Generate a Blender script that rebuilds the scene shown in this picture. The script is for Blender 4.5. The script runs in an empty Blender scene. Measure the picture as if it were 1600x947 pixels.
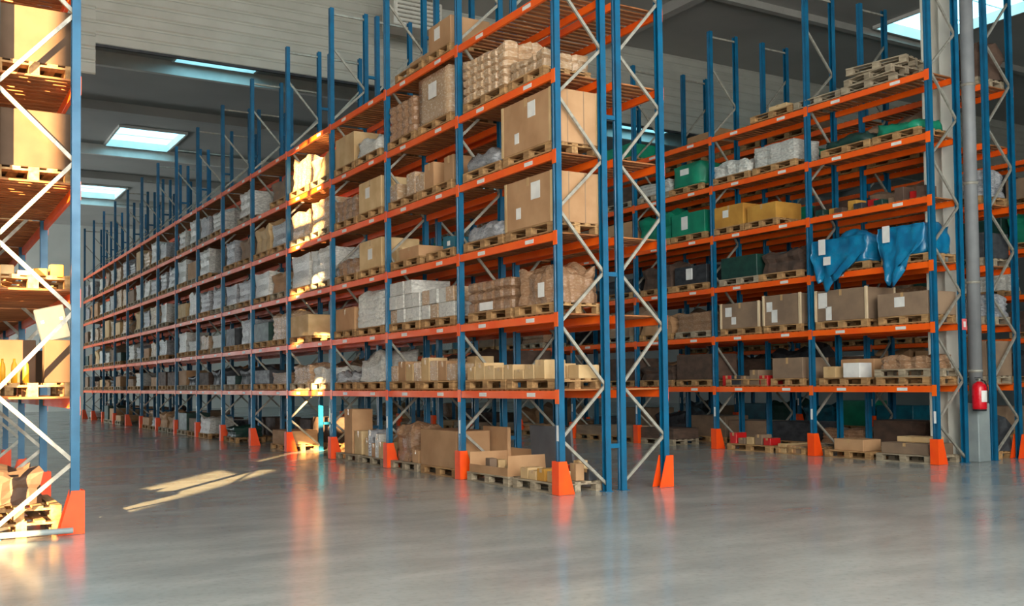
import bpy, bmesh, math, random
from mathutils import Vector, Matrix, noise

random.seed(7)
SC = bpy.context.scene
COL = SC.collection

# ------------------------------------------------------------------ camera
F_PX, CY_PX = 1589.1, 546.1          # focal length and principal point in px of the 1600x947 frame
YAW, PITCH, ROLL = 0.5387, 0.0333, -0.0113
cd = bpy.data.cameras.new('camera')
cam = bpy.data.objects.new('camera', cd)
COL.objects.link(cam)
cd.sensor_fit = 'HORIZONTAL'
cd.sensor_width = 36.0
cd.lens = F_PX / 1600 * 36.0
cd.shift_y = (CY_PX - 473.5) / 1600
cd.clip_end = 300
_F = Vector((math.sin(YAW) * math.cos(PITCH), math.cos(YAW) * math.cos(PITCH), math.sin(PITCH)))
_R = Vector((math.cos(YAW), -math.sin(YAW), 0))
_U = _R.cross(_F)
_r = _R * math.cos(ROLL) + _U * math.sin(ROLL)
_u = -_R * math.sin(ROLL) + _U * math.cos(ROLL)
cam.matrix_world = Matrix(((_r.x, _u.x, -_F.x, 0), (_r.y, _u.y, -_F.y, 0), (_r.z, _u.z, -_F.z, 1.5), (0, 0, 0, 1)))
SC.camera = cam

# ------------------------------------------------------------------ world, sun, added fill lamps, exposure
SUN_AZ = (0.57, 0.82)                # horizontal direction the low sun travels in
SUN_EL = math.radians(10)
SUN_POWER = 66.0
FRONT_LAMP_POWER = 1650.0
SKYLIGHT_EMIT = 3.4
EXPOSURE = 0.1
w = bpy.data.worlds.new('overcast_sky')
SC.world = w
w.use_nodes = True
w.node_tree.nodes['Background'].inputs[0].default_value = (0.75, 0.87, 1.0, 1)
w.node_tree.nodes['Background'].inputs[1].default_value = 1.0

sd = bpy.data.lights.new('sun', 'SUN')
sd.energy = SUN_POWER
sd.color = (1.0, 0.66, 0.30)
sd.angle = math.radians(0.5)
sun = bpy.data.objects.new('sun', sd)
COL.objects.link(sun)
_d = Vector((SUN_AZ[0] * math.cos(SUN_EL), SUN_AZ[1] * math.cos(SUN_EL), -math.sin(SUN_EL)))
sun.rotation_euler = _d.to_track_quat('-Z', 'Y').to_euler()
sun.location = (-20, -20, 12)

FRONT_LAMPS = [(-4.0, 1.05), (2.5, 1.05), (9.0, 0.50), (17.5, 0.14)]        # added area lamps behind the camera, standing in for daylight
for dx, dshare in FRONT_LAMPS:
    ad = bpy.data.lights.new('front_fill_lamp', 'AREA')
    ad.shape = 'RECTANGLE'; ad.size = 5.0; ad.size_y = 7.0
    ad.energy = FRONT_LAMP_POWER * dshare; ad.color = (1.0, 0.99, 0.95)
    a = bpy.data.objects.new('front_fill_lamp', ad)
    COL.objects.link(a)
    a.location = (dx, -3.9, 5.2)
    a.rotation_euler = (math.radians(90), 0, 0)                     # -Z of the lamp points to +Y

# added lamp, out of view to the left, brightening the far end of the hall
ad = bpy.data.lights.new('far_fill_lamp', 'AREA')
ad.shape = 'RECTANGLE'; ad.size = 8.0; ad.size_y = 5.0; ad.energy = 4200; ad.color = (0.92, 0.97, 1.0)
a = bpy.data.objects.new('far_fill_lamp', ad); COL.objects.link(a)
a.location = (-15.9, 63.0, 2.6); a.rotation_euler = (math.radians(90), 0, math.radians(-90))

SC.view_settings.view_transform = 'Standard'
SC.view_settings.look = 'None'
SC.view_settings.gamma = 1
SC.view_settings.use_curve_mapping = False
SC.view_settings.exposure = EXPOSURE

# ------------------------------------------------------------------ materials
def srgb(r, g, b):
    f = lambda c: (c / 255 / 12.92) if c / 255 <= 0.04045 else ((c / 255 + 0.055) / 1.055) ** 2.4
    return (f(r), f(g), f(b), 1)

MATS = {}
def mat(name, c1, c2=None, rough=0.6, rough2=None, scale=6.0, metal=0.0, bump=0.0, bscale=None, rnd=0.0, stretch=None, detail=4, coat=0.0, lo=0.35, hi=0.65):
    m = bpy.data.materials.new(name); m.use_nodes = True
    nt = m.node_tree; N = nt.nodes; L = nt.links
    p = N['Principled BSDF']
    p.inputs['Metallic'].default_value = metal
    p.inputs['Roughness'].default_value = rough
    if coat: p.inputs['Coat Weight'].default_value = coat
    tc = N.new('ShaderNodeTexCoord')
    vec = tc.outputs['Object']
    oi = N.new('ShaderNodeObjectInfo')
    ad = N.new('ShaderNodeVectorMath'); ad.operation = 'ADD'
    mu = N.new('ShaderNodeMath'); mu.operation = 'MULTIPLY'; mu.inputs[1].default_value = 37.0
    L.new(oi.outputs['Random'], mu.inputs[0])
    L.new(vec, ad.inputs[0]); L.new(mu.outputs[0], ad.inputs[1]); vec = ad.outputs[0]
    if stretch:
        mp = N.new('ShaderNodeMapping'); mp.inputs['Scale'].default_value = stretch
        L.new(vec, mp.inputs[0]); vec = mp.outputs[0]
    nz = N.new('ShaderNodeTexNoise'); nz.inputs['Scale'].default_value = scale; nz.inputs['Detail'].default_value = detail
    L.new(vec, nz.inputs['Vector'])
    mr = N.new('ShaderNodeMapRange'); mr.inputs[1].default_value = lo; mr.inputs[2].default_value = hi
    L.new(nz.outputs['Fac'], mr.inputs[0])
    mx = N.new('ShaderNodeMix'); mx.data_type = 'RGBA'
    mx.inputs[6].default_value = c1; mx.inputs[7].default_value = c2 or c1
    L.new(mr.outputs[0], mx.inputs[0]); out = mx.outputs[2]
    if rnd:
        hs = N.new('ShaderNodeHueSaturation')
        m2 = N.new('ShaderNodeMapRange'); m2.inputs[3].default_value = 1 - rnd; m2.inputs[4].default_value = 1 + rnd
        L.new(oi.outputs['Random'], m2.inputs[0]); L.new(m2.outputs[0], hs.inputs['Value']); L.new(out, hs.inputs['Color']); out = hs.outputs[0]
    L.new(out, p.inputs['Base Color'])
    if rough2 is not None:
        m3 = N.new('ShaderNodeMapRange'); m3.inputs[1].default_value = lo; m3.inputs[2].default_value = hi; m3.inputs[3].default_value = rough; m3.inputs[4].default_value = rough2
        L.new(nz.outputs['Fac'], m3.inputs[0]); L.new(m3.outputs[0], p.inputs['Roughness'])
    if bump:
        b = N.new('ShaderNodeBump'); b.inputs['Strength'].default_value = bump; b.inputs['Distance'].default_value = 0.02
        n2 = N.new('ShaderNodeTexNoise'); n2.inputs['Scale'].default_value = bscale or scale * 2; n2.inputs['Detail'].default_value = 3
        L.new(vec, n2.inputs['Vector']); L.new(n2.outputs['Fac'], b.inputs['Height']); L.new(b.outputs[0], p.inputs['Normal'])
    MATS[name] = m
    return m

mat('blue_paint', srgb(4, 98, 136), srgb(2, 82, 116), 0.35, 0.5, 3, rnd=0.06)
mat('orange_paint', srgb(255, 104, 16), srgb(250, 90, 10), 0.38, 0.5, 2, rnd=0.05)
mat('guard_orange', srgb(255, 86, 8), srgb(250, 74, 6), 0.45, 0.55, 4)
mat('galvanised', srgb(176, 172, 158), srgb(150, 146, 134), 0.45, 0.6, 12, metal=0.35, rnd=0.05)
mat('white_sticker', srgb(236, 234, 226), srgb(222, 220, 214), 0.5)
mat('slat_wood', srgb(176, 112, 62), srgb(138, 82, 44), 0.75, 0.85, 5, rnd=0.18, stretch=(0.6, 4, 4))
mat('pallet_wood', srgb(186, 146, 96), srgb(146, 108, 68), 0.8, 0.9, 5, rnd=0.18, stretch=(4, 0.6, 4))
mat('pallet_grey', srgb(176, 160, 134), srgb(134, 120, 98), 0.85, 0.9, 5, rnd=0.15, stretch=(4, 0.6, 4))
mat('carton', srgb(190, 148, 106), srgb(172, 130, 90), 0.75, 0.85, 2.2, rnd=0.12)
mat('carton_pale', srgb(214, 184, 136), srgb(194, 160, 112), 0.75, 0.85, 2.5, rnd=0.10)
mat('carton_dull', srgb(150, 124, 98), srgb(126, 104, 84), 0.8, 0.85, 2.2, rnd=0.12)
mat('carton_yellow', srgb(206, 152, 62), srgb(180, 126, 48), 0.75, 0.85, 2.2, rnd=0.06)
mat('tape', srgb(196, 160, 112), srgb(186, 148, 100), 0.25, 0.3, 4)
mat('film_white', srgb(222, 220, 210), srgb(168, 166, 158), 0.16, 0.4, 14, bump=0.7, bscale=20, rnd=0.12, stretch=(1, 1, 2))
mat('film_grey', srgb(178, 178, 178), srgb(120, 122, 126), 0.16, 0.4, 14, bump=0.7, bscale=20, rnd=0.15, stretch=(1, 1, 2))
mat('film_brown', srgb(186, 152, 116), srgb(212, 194, 168), 0.16, 0.4, 16, bump=0.7, bscale=22, rnd=0.12, lo=0.45, hi=0.8, stretch=(1, 1, 2.2))
mat('film_clear_brown', srgb(152, 116, 86), srgb(188, 160, 132), 0.14, 0.38, 18, bump=0.7, bscale=24, rnd=0.10, lo=0.5, hi=0.85, stretch=(1, 1, 2.2))
mat('film_blue', srgb(20, 128, 170), srgb(10, 96, 140), 0.25, 0.4, 4, bump=0.6, bscale=7)
mat('plastic_green', srgb(18, 140, 104), srgb(12, 116, 88), 0.4, 0.5, 3, rnd=0.12)
mat('plastic_teal', srgb(18, 108, 128), srgb(12, 84, 104), 0.4, 0.5, 3, rnd=0.12)
mat('plastic_yellow', srgb(232, 176, 40), srgb(214, 152, 30), 0.45, 0.55, 3)
mat('dark_steel', srgb(62, 64, 66), srgb(44, 46, 50), 0.5, 0.7, 5, rnd=0.2)
mat('dark_brown', srgb(92, 70, 56), srgb(70, 54, 44), 0.7, 0.85, 4, rnd=0.2)
mat('dark_green', srgb(24, 66, 54), srgb(18, 50, 44), 0.5, 0.6, 4, rnd=0.15)
mat('red_paint', srgb(196, 32, 30), srgb(176, 22, 24), 0.35, 0.45, 4, rnd=0.1)
mat('extinguisher_red', srgb(214, 14, 34), srgb(200, 10, 28), 0.22, 0.3, 4)
mat('black_rubber', srgb(22, 22, 24), srgb(30, 30, 32), 0.6, 0.7, 8)
mat('grey_board', srgb(96, 96, 98), srgb(80, 80, 82), 0.7, 0.8, 2)
mat('grey_box', srgb(130, 134, 138), srgb(112, 116, 120), 0.5, 0.6, 3)
mat('wood_post', srgb(226, 204, 168), srgb(206, 180, 142), 0.75, 0.85, 6, stretch=(4, 4, 0.5))
mat('deck_metal', srgb(188, 188, 176), srgb(176, 176, 164), 0.5, 0.6, 1.2)
mat('roof_panel', srgb(176, 174, 167), srgb(164, 162, 156), 0.85, 0.9, 0.4)
mat('beam_white', srgb(226, 224, 216), srgb(212, 210, 202), 0.6, 0.7, 2)
mat('purlin', srgb(172, 170, 162), srgb(160, 158, 150), 0.6, 0.7, 2)
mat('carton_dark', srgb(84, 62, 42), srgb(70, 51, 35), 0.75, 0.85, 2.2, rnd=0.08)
mat('wall_grey', srgb(128, 128, 124), srgb(118, 118, 114), 0.8, 0.85, 0.5)
mat('case_grey', srgb(66, 72, 78), srgb(56, 62, 68), 0.5, 0.6, 3)
mat('wall_far', srgb(214, 216, 208), srgb(204, 206, 198), 0.8, 0.85, 0.5)
mat('column_paint', srgb(214, 210, 196), srgb(196, 192, 180), 0.5, 0.6, 1.5)
mat('pipe_grey', srgb(138, 140, 140), srgb(120, 122, 124), 0.5, 0.6, 2)
mat('post_grey', srgb(150, 160, 158), srgb(130, 140, 140), 0.6, 0.7, 2)
mat('sign_pink', srgb(226, 110, 112), srgb(218, 98, 102), 0.5)

def emit(name, col, s):
    m = bpy.data.materials.new(name); m.use_nodes = True
    N = m.node_tree.nodes; p = N['Principled BSDF']
    p.inputs['Base Color'].default_value = (0.8, 0.8, 0.8, 1)
    p.inputs['Emission Color'].default_value = col
    p.inputs['Emission Strength'].default_value = s
    MATS[name] = m
emit('skylight_pane', (0.30, 0.78, 1.0, 1), SKYLIGHT_EMIT)

def floor_material():
    m = bpy.data.materials.new('polished_concrete'); m.use_nodes = True
    nt = m.node_tree; N = nt.nodes; L = nt.links; p = N['Principled BSDF']
    tc = N.new('ShaderNodeTexCoord')
    def nz(scale, detail, stretch=None, rough=0.55):
        v = tc.outputs['Object']
        if stretch:
            mp = N.new('ShaderNodeMapping'); mp.inputs['Scale'].default_value = stretch; mp.inputs['Rotation'].default_value = (0, 0, 0.5)
            L.new(v, mp.inputs[0]); v = mp.outputs[0]
        n = N.new('ShaderNodeTexNoise'); n.inputs['Scale'].default_value = scale; n.inputs['Detail'].default_value = detail; n.inputs['Roughness'].default_value = rough
        L.new(v, n.inputs['Vector']); return n.outputs['Fac']
    def mrange(s, a, b, c, d):
        r = N.new('ShaderNodeMapRange'); r.inputs[1].default_value = a; r.inputs[2].default_value = b; r.inputs[3].default_value = c; r.inputs[4].default_value = d
        L.new(s, r.inputs[0]); return r.outputs[0]
    def mixc(f, a, b):
        x = N.new('ShaderNodeMix'); x.data_type = 'RGBA'; L.new(f, x.inputs[0])
        for i, c in ((6, a), (7, b)):
            if isinstance(c, tuple): x.inputs[i].default_value = c
            else: L.new(c, x.inputs[i])
        return x.outputs[2]
    big = nz(0.55, 5); mid = nz(2.2, 6, (0.35, 1, 1)); fine = nz(16, 4)
    c = mixc(mrange(big, 0.35, 0.65, 0, 1), srgb(146, 149, 146), srgb(160, 163, 158))
    c = mixc(mrange(mid, 0.40, 0.72, 0, 0.8), c, srgb(176, 178, 172))
    c = mixc(mrange(fine, 0.5, 0.8, 0, 0.35), c, srgb(112, 114, 110))
    L.new(c, p.inputs['Base Color'])
    L.new(mrange(big, 0.3, 0.7, 0.13, 0.24), p.inputs['Roughness'])
    b = N.new('ShaderNodeBump'); b.inputs['Strength'].default_value = 0.02; b.inputs['Distance'].default_value = 0.01
    L.new(mid, b.inputs['Height']); L.new(b.outputs[0], p.inputs['Normal'])
    p.inputs['Specular IOR Level'].default_value = 0.6
    MATS['floor'] = m
floor_material()

# ------------------------------------------------------------------ mesh helpers
def add_box(vs, fs, x0, x1, y0, y1, z0, z1):
    b = len(vs)
    vs += [(x0, y0, z0), (x1, y0, z0), (x1, y1, z0), (x0, y1, z0), (x0, y0, z1), (x1, y0, z1), (x1, y1, z1), (x0, y1, z1)]
    fs += [(b, b+3, b+2, b+1), (b+4, b+5, b+6, b+7), (b, b+1, b+5, b+4), (b+1, b+2, b+6, b+5), (b+2, b+3, b+7, b+6), (b+3, b, b+4, b+7)]

def mesh_of(name, vs, fs, m, smooth=False):
    me = bpy.data.meshes.new(name); me.from_pydata(vs, [], fs); me.update()
    if m: me.materials.append(MATS[m])
    if smooth:
        for p in me.polygons: p.use_smooth = True
    return me

def boxes(name, bl, m):
    vs, fs = [], []
    for b in bl: add_box(vs, fs, *b)
    return mesh_of(name, vs, fs, m)

_BOX = {}
def bevel_box(x0, x1, y0, y1, z0, z1, m, r=0.006, name='box'):
    k = (round(x0, 3), round(x1, 3), round(y0, 3), round(y1, 3), round(z0, 3), round(z1, 3), m, r)
    if k in _BOX: return _BOX[k]
    vs, fs = [], []; add_box(vs, fs, x0, x1, y0, y1, z0, z1)
    me = mesh_of(name, vs, fs, m)
    if r:
        bm = bmesh.new(); bm.from_mesh(me); bmesh.ops.bevel(bm, geom=bm.edges[:], offset=r, segments=1, affect='EDGES'); bm.to_mesh(me); bm.free()
    _BOX[k] = me
    return me

def prism(name, prof, axis, a, b, m):
    """closed polygon PROF of (u, v) swept along AXIS from a to b"""
    n = len(prof); vs = []
    for t in (a, b):
        for (u, v) in prof:
            vs.append({'x': (t, u, v), 'y': (u, t, v), 'z': (u, v, t)}[axis])
    fs = [tuple(range(n))[::-1], tuple(range(n, 2 * n))] + [(i, (i + 1) % n, n + (i + 1) % n, n + i) for i in range(n)]
    me = mesh_of(name, vs, fs, m)
    bm = bmesh.new(); bm.from_mesh(me); bmesh.ops.recalc_face_normals(bm, faces=bm.faces[:]); bm.to_mesh(me); bm.free()
    return me

def lathe(name, prof, m, seg=20, smooth=True):
    vs, fs = [], []
    n = len(prof)
    for i in range(seg):
        a = 2 * math.pi * i / seg
        for r, z in prof: vs.append((r * math.cos(a), r * math.sin(a), z))
    for i in range(seg):
        j = (i + 1) % seg
        for k in range(n - 1): fs.append((i*n+k, j*n+k, j*n+k+1, i*n+k+1))
    fs.append(tuple(i*n for i in range(seg))[::-1]); fs.append(tuple(i*n+n-1 for i in range(seg)))
    return mesh_of(name, vs, fs, m, smooth)

def tube(name, pts, r, m, seg=8):
    vs, fs = [], []
    for i, p in enumerate(pts):
        p = Vector(p); t = (Vector(pts[min(i+1, len(pts)-1)]) - Vector(pts[max(i-1, 0)])).normalized()
        a = t.cross(Vector((0.3, 0.2, 1))).normalized(); b = t.cross(a)
        for k in range(seg):
            q = p + (a * math.cos(2*math.pi*k/seg) + b * math.sin(2*math.pi*k/seg)) * r
            vs.append(tuple(q))
    for i in range(len(pts)-1):
        for k in range(seg):
            fs.append((i*seg+k, i*seg+(k+1) % seg, (i+1)*seg+(k+1) % seg, (i+1)*seg+k))
    return mesh_of(name, vs, fs, m, True)

def ob(name, me, parent=None, loc=(0, 0, 0), rot=None, scale=None):
    o = bpy.data.objects.new(name, me); COL.objects.link(o)
    o.location = loc
    if rot: o.rotation_euler = rot
    if scale: o.scale = scale
    if parent: o.parent = parent
    return o

def tag(o, label, cat, group=None):
    if len(label.replace('-', '-').split()) > 16: print('LONG', len(label.split()), label)
    o['label'] = label; o['category'] = cat
    if group: o['group'] = group
    return o

def empty(name, loc, label, cat, group=None, rotz=0):
    o = ob(name, None, None, loc, (0, 0, rotz)); o.empty_display_size = 0.1
    return tag(o, label, cat, group)

def struct(name, me, loc=(0, 0, 0), parent=None):
    o = ob(name, me, parent, loc)
    if not parent: o['kind'] = 'structure'
    return o

ORD = ['floor', 'first', 'second', 'third', 'fourth', 'fifth', 'sixth', 'seventh', 'eighth', 'ninth', 'tenth', 'eleventh', 'twelfth', 'thirteenth', 'fourteenth', 'fifteenth', 'sixteenth']

# ------------------------------------------------------------------ the building
ZR = 12.25
X0, X1, Y0, Y1 = -16.0, 46.0, -4.0, 72.0
struct('floor', boxes('floor', [(X0, X1, Y0, Y1, -0.2, 0)], 'floor'))

SKY = [(sx, sy) for sy in (3.4, 16.9, 30.3, 43.6, 57.0) for sx in (-10.3, 7.5, 25.3)]
SKW, SKL = 2.65, 3.65
roof = []
ys = sorted({3.4, 16.9, 30.3, 43.6, 57.0}); xs = [-10.3, 7.5, 25.3]
py = Y0
for sy in ys:
    roof.append((X0, X1, py, sy, ZR, ZR + 0.2))
    px = X0
    for sx in xs:
        roof.append((px, sx, sy, sy + SKL, ZR, ZR + 0.2)); px = sx + SKW
    roof.append((px, X1, sy, sy + SKL, ZR, ZR + 0.2)); py = sy + SKL
roof.append((X0, X1, py, Y1, ZR, ZR + 0.2))
ceil = struct('ceiling', boxes('ceiling', roof, 'roof_panel'))
kerb = boxes('kerb', [(-0.06, 0.02, -0.06, SKL + 0.06, -0.1, 0.5), (SKW - 0.02, SKW + 0.06, -0.06, SKL + 0.06, -0.1, 0.5), (0.02, SKW - 0.02, -0.06, 0.02, -0.1, 0.5), (0.02, SKW - 0.02, SKL - 0.02, SKL + 0.06, -0.1, 0.5)], 'beam_white')
pane = boxes('pane', [(0.021, SKW - 0.021, 0.021, SKL - 0.021, 0.22, 0.26)], 'skylight_pane')
bar = boxes('bar', [(0.021, SKW - 0.021, -0.015, 0.015, 0.19, 0.219)], 'beam_white')
for i, (sx, sy) in enumerate(SKY):
    k = struct('window_%d' % (i + 1), kerb, (sx, sy, ZR))
    ob('skylight_pane', pane, k)
    ob('glazing_bar', bar, k, (0, SKL * 0.33, 0)); ob('glazing_bar', bar, k, (0, SKL * 0.67, 0))
# purlins across the hall beside each skylight row, and the roof panel seams
ti = 0
def trim(bx, m):
    global ti; ti += 1
    return struct('trim_%d' % ti, boxes('trim', [bx], m))
for sy in ys:
    trim((X0, X1, sy + SKL + 0.25, sy + SKL + 0.45, ZR - (0.45 if sy > 20 else 0.2), ZR), 'beam_white' if sy > 20 else 'purlin')  # far purlins painted whiter and made deeper to read as skylit edges
    trim((X0, X1, sy - 3.4, sy - 3.05, ZR - 0.35, ZR), 'roof_panel')
trim((18.5, 18.8, Y0, 25.6, ZR - 0.3, ZR), 'roof_panel')
trim((1.0, 1.3, Y0, Y1, ZR - 0.3, ZR), 'roof_panel')

# ribbed sheet-metal smoke curtain hanging from the roof across the hall
def ribbed(name, x0, x1, z0, z1, y, m, pitch=0.30):
    """one horizontal rib per mesh, stacked"""
    pr = [(0, 0), (-0.035, 0.03), (-0.035, pitch - 0.07), (0, pitch - 0.04), (0, pitch), (0.02, pitch), (0.02, 0)]
    return prism(name, pr, 'x', x0, x1, m), pitch
curt = empty('smoke_curtain', (3.86, 25.7, 9.72), 'pale grey ribbed sheet-metal curtain hanging across the hall under the roof', 'curtain')
rib, rp = ribbed('rib', 0, X1 - 3.86 - 0.05, 0, 0.3, 0, 'deck_metal', 0.281)
for k in range(9): ob('ribbed_panel', rib, curt, (0, 0, k * rp))
ob('edge_trim', boxes('edge', [(0, X1 - 3.9, -0.05, 0.03, -0.06, 0.0)], 'dark_steel'), curt)
c2 = empty('smoke_curtain', (-0.5, 25.7, 8.98), 'lower hanging ribbed curtain panel beside the blue post of the left foreground rack', 'curtain')
rib2, _ = ribbed('rib', 0, 4.36, 0, 0.3, 0, 'deck_metal', 0.324)
for k in range(10): ob('ribbed_panel', rib2, c2, (0, 0, k * 0.324))

struct('wall_back', boxes('wall_back', [(X0, X1, Y1, Y1 + 0.2, 0, ZR)], 'wall_far'))
struct('wall_left', boxes('wall_left', [(X0 - 0.2, X0, Y0, Y1, 0, ZR)], 'wall_grey'))
struct('wall_right', boxes('wall_right', [(X1, X1 + 0.2, Y0, Y1, 0, ZR)], 'wall_grey'))
# front wall behind the camera: solid, with a tall gap cut to shape the low sun
GAPX, GAPW = -10.15, 1.4
fw = [(X0, GAPX - GAPW / 2, Y0 - 0.2, Y0, 0, ZR), (GAPX + GAPW / 2, X1, Y0 - 0.2, Y0, 0, ZR)]
struct('wall_front', boxes('wall_front', fw, 'wall_grey'))

lframe = boxes('lamp_surround', [(-2.65, -2.5, 0, .08, 1.55, 8.85), (2.5, 2.65, 0, .08, 1.55, 8.85), (-2.5, 2.5, 0, .08, 8.7, 8.85), (-2.5, 2.5, 0, .08, 1.55, 1.7)], 'galvanised')
lpane = boxes('backing_panel', [(-2.5, 2.5, 0, .03, 1.7, 8.7)], 'beam_white')
for i, (dx, dshare) in enumerate(FRONT_LAMPS):
    k = struct('window_%d' % (len(SKY) + 1 + i), lframe, (dx, Y0, 0)); ob('lamp_backing', lpane, k)  # added frame and opaque backing around each front lamp, no opening behind

# ------------------------------------------------------------------ pallet racks
BAY, DEP = 2.8, 0.8255
HUP = 9.33
# omega-section upright, open to the back; local x runs inward from the aisle face, y across
_pr = [(-0.01, -0.05), (-0.01, -0.018), (0.006, -0.010), (0.006, 0.010), (-0.01, 0.018), (-0.01, 0.05), (0.075, 0.05), (0.075, 0.032), (0.069, 0.032), (0.069, 0.044), (-0.004, 0.044), (-0.004, 0.02), (0.012, 0.012), (0.012, -0.012), (-0.004, -0.02), (-0.004, -0.044), (0.069, -0.044), (0.069, -0.032), (0.075, -0.032), (0.075, -0.05)]
ME = {}
for s in (1, -1):
    ME['up', s] = prism('upright', [(s * u, v) for u, v in _pr], 'z', 0.0, HUP, 'blue_paint')
    ME['foot', s] = boxes('base_plate', [(min(-s*.02, s*.11), max(-s*.02, s*.11), -0.07, 0.07, 0, 0.008)], 'blue_paint')
    # upright guard: aisle plate and two tapered cheeks
    vs, fs = [], []
    add_box(vs, fs, min(-s*.055, -s*.045), max(-s*.055, -s*.045), -0.085, 0.085, 0.004, 0.45)
    for yy in (-0.085, 0.077):
        b = len(vs)
        for y in (yy, yy + 0.008):
            vs += [(-s*.045, y, .004), (s*.20, y, .004), (s*.075, y, .45), (-s*.045, y, .45)]
        fs += [(b, b+1, b+2, b+3), (b+7, b+6, b+5, b+4), (b, b+4, b+5, b+1), (b+1, b+5, b+6, b+2), (b+2, b+6, b+7, b+3), (b+3, b+7, b+4, b)]
    ME['guard', s] = mesh_of('upright_guard', vs, fs, 'guard_orange')
    ME['usticker', s] = boxes('location_label', [(min(-s*.013, -s*.0105), max(-s*.013, -s*.0105), -0.025, 0.025, 0.72, 0.93)], 'white_sticker')
    ME['conn', s] = boxes('beam_connector', [(min(-s*.016, -s*.0105), max(-s*.016, -s*.0105), -0.048, 0.048, -0.12, 0.075)], 'orange_paint')
ME['beam'] = bevel_box(-0.022, 0.022, 0, BAY - 0.10, -0.055, 0.055, 'orange_paint', 0.004)
ME['bsticker'] = boxes('beam_label', [(-0.0015, 0.0015, -0.11, 0.11, -0.028, 0.028)], 'white_sticker')
ME['slat'] = bevel_box(-0.385, 0.385, -0.04, 0.04, 0, 0.02, 'slat_wood', 0)
ME['spacer'] = boxes('row_spacer', [(0.0115, 0.185, -0.02, 0.02, -0.03, 0.03)], 'blue_paint')
_br = {}
def brace_mesh(L):
    k = round(L, 3)
    if k not in _br: _br[k] = boxes('brace', [(0, L, -0.016, 0.016, -0.02, 0.02)], 'galvanised')
    return _br[k]
# zigzag nodes, same on every frame
ZF = [0.74 + 1.56 * k for k in range(6)]
ZB = [0.10] + [1.46 + 1.56 * k for k in range(6)]

RACKS = {}
def rack(key, xf, s, y0, nb, lev, label, slat_bays, slat_levels, detail_bays=99, skip_lev=()):
    r = empty('pallet_rack', (xf, y0, 0), label, 'rack', 'blue and orange pallet racks')
    RACKS[key] = dict(xf=xf, s=s, y0=y0, nb=nb, lev=lev, xc=xf + s * DEP / 2)
    D = DEP
    for i in range(nb + 1):
        y = i * BAY
        u = ob('upright', ME['up', s], r, (0, y, 0))
        ob('upright_guard', ME['guard', s], u); ob('base_plate', ME['foot', s], u); ob('location_label', ME['usticker', s], u)
        u2 = ob('upright', ME['up', -s], r, (s * D, y, 0)); ob('base_plate', ME['foot', -s], u2)
        nodes = []
        for a, b in zip(ZB, ZF): nodes += [(D - 0.04, a), (0.04, b)]
        nodes = [n for n in nodes if n[1] < HUP - 0.1]
        for (xa, za), (xb, zb) in zip(nodes, nodes[1:]):
            dx, dz = s * (xb - xa), zb - za
            L = math.hypot(dx, dz)
            ob('brace', brace_mesh(L), r, (s * xa, y, za), (0, -math.atan2(dz, dx), 0))
        ob('brace', brace_mesh(D - 0.08), r, (s * (0.04 if s > 0 else D - 0.04), y, HUP - 0.12) if s > 0 else (-(D - 0.04), y, HUP - 0.12))
    stuff_v, stuff_f = [], []
    for b in range(nb):
        for li, z in enumerate(lev, 1):
            yb = b * BAY + 0.05
            f = ob('beam', ME['beam'], r, (s * 0.018, yb, z))
            if b < detail_bays:
                ob('beam_label', ME['bsticker'], f, (-s * 0.0235, 0.62, 0)); ob('beam_label', ME['bsticker'], f, (-s * 0.0235, 2.0, 0))
            ob('beam_connector', ME['conn', s], f, (-s * 0.018, -0.05, 0))
            if b == nb - 1: ob('beam_connector', ME['conn', s], f, (-s * 0.018, BAY - 0.05, 0))
            ob('beam', ME['beam'], r, (s * (D - 0.018), yb, z))
            n = 19
            for k in range(n):
                y = yb + 0.09 + k * (BAY - 0.28) / (n - 1)
                if b in slat_bays and li in slat_levels:
                    ob('deck_slat', ME['slat'], r, (s * D / 2, y + random.uniform(-.008, .008), z + 0.056), (0, 0, random.uniform(-.01, .01)))
                else:
                    add_box(stuff_v, stuff_f, s * D / 2 - 0.385, s * D / 2 + 0.385, y - 0.04, y + 0.04, z + 0.056, z + 0.076)
    if stuff_v:
        o = ob('deck_slats', mesh_of('deck_slats', stuff_v, stuff_f, 'slat_wood'), r); o['kind'] = 'stuff'
    return r

LA = [1.335, 2.375, 3.48, 4.583, 5.68, 6.82]
LC = [1.316, 2.417, 3.502, 4.65, 5.767, 6.87]
LZ = [1.34, 2.457, 3.576, 4.68, 5.80, 6.90]
ra = rack('A', 7.52, 1, 11.40, 15, LA, 'long central blue-posted pallet rack receding along the sunlit aisle', range(0, 3), range(2, 7), 8)
rb = rack('B', 9.37, -1, 11.40, 15, LA, 'rear twin of the central pallet rack, facing the darker aisle', range(0, 2), range(1, 7), 3)
rc = rack('C', 15.40, 1, 11.44, 10, LC, 'pallet rack across the darker aisle holding blue wrapped bundles', range(0, 3), range(2, 7), 8)
rd = rack('D', 17.83, -1, 11.44, 10, LC, 'rear twin of the right-hand pallet rack beside the grey pipe', (), (), 2)
rz = rack('Z', 1.55, -1, 11.375, 7, LZ, 'foreground pallet rack cut off by the picture edge, with sunlit cartons', range(0, 2), range(1, 7), 4)
re_ = rack('E', 23.9, 1, 11.44, 6, LC, 'distant pallet rack beyond the grey pipe and extinguisher', (), (), 0)
for b in range(16):
    for z in (0.62, 3.0, 5.2, 8.0):
        ob('row_spacer', ME['spacer'], ra, (DEP, b * BAY, z))

ROWNAME = dict(A='long central rack', B='rear central rack', C='right-hand rack', D='rear right-hand rack', Z='foreground rack', E='distant rack')
DECK = 0.0765

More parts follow.
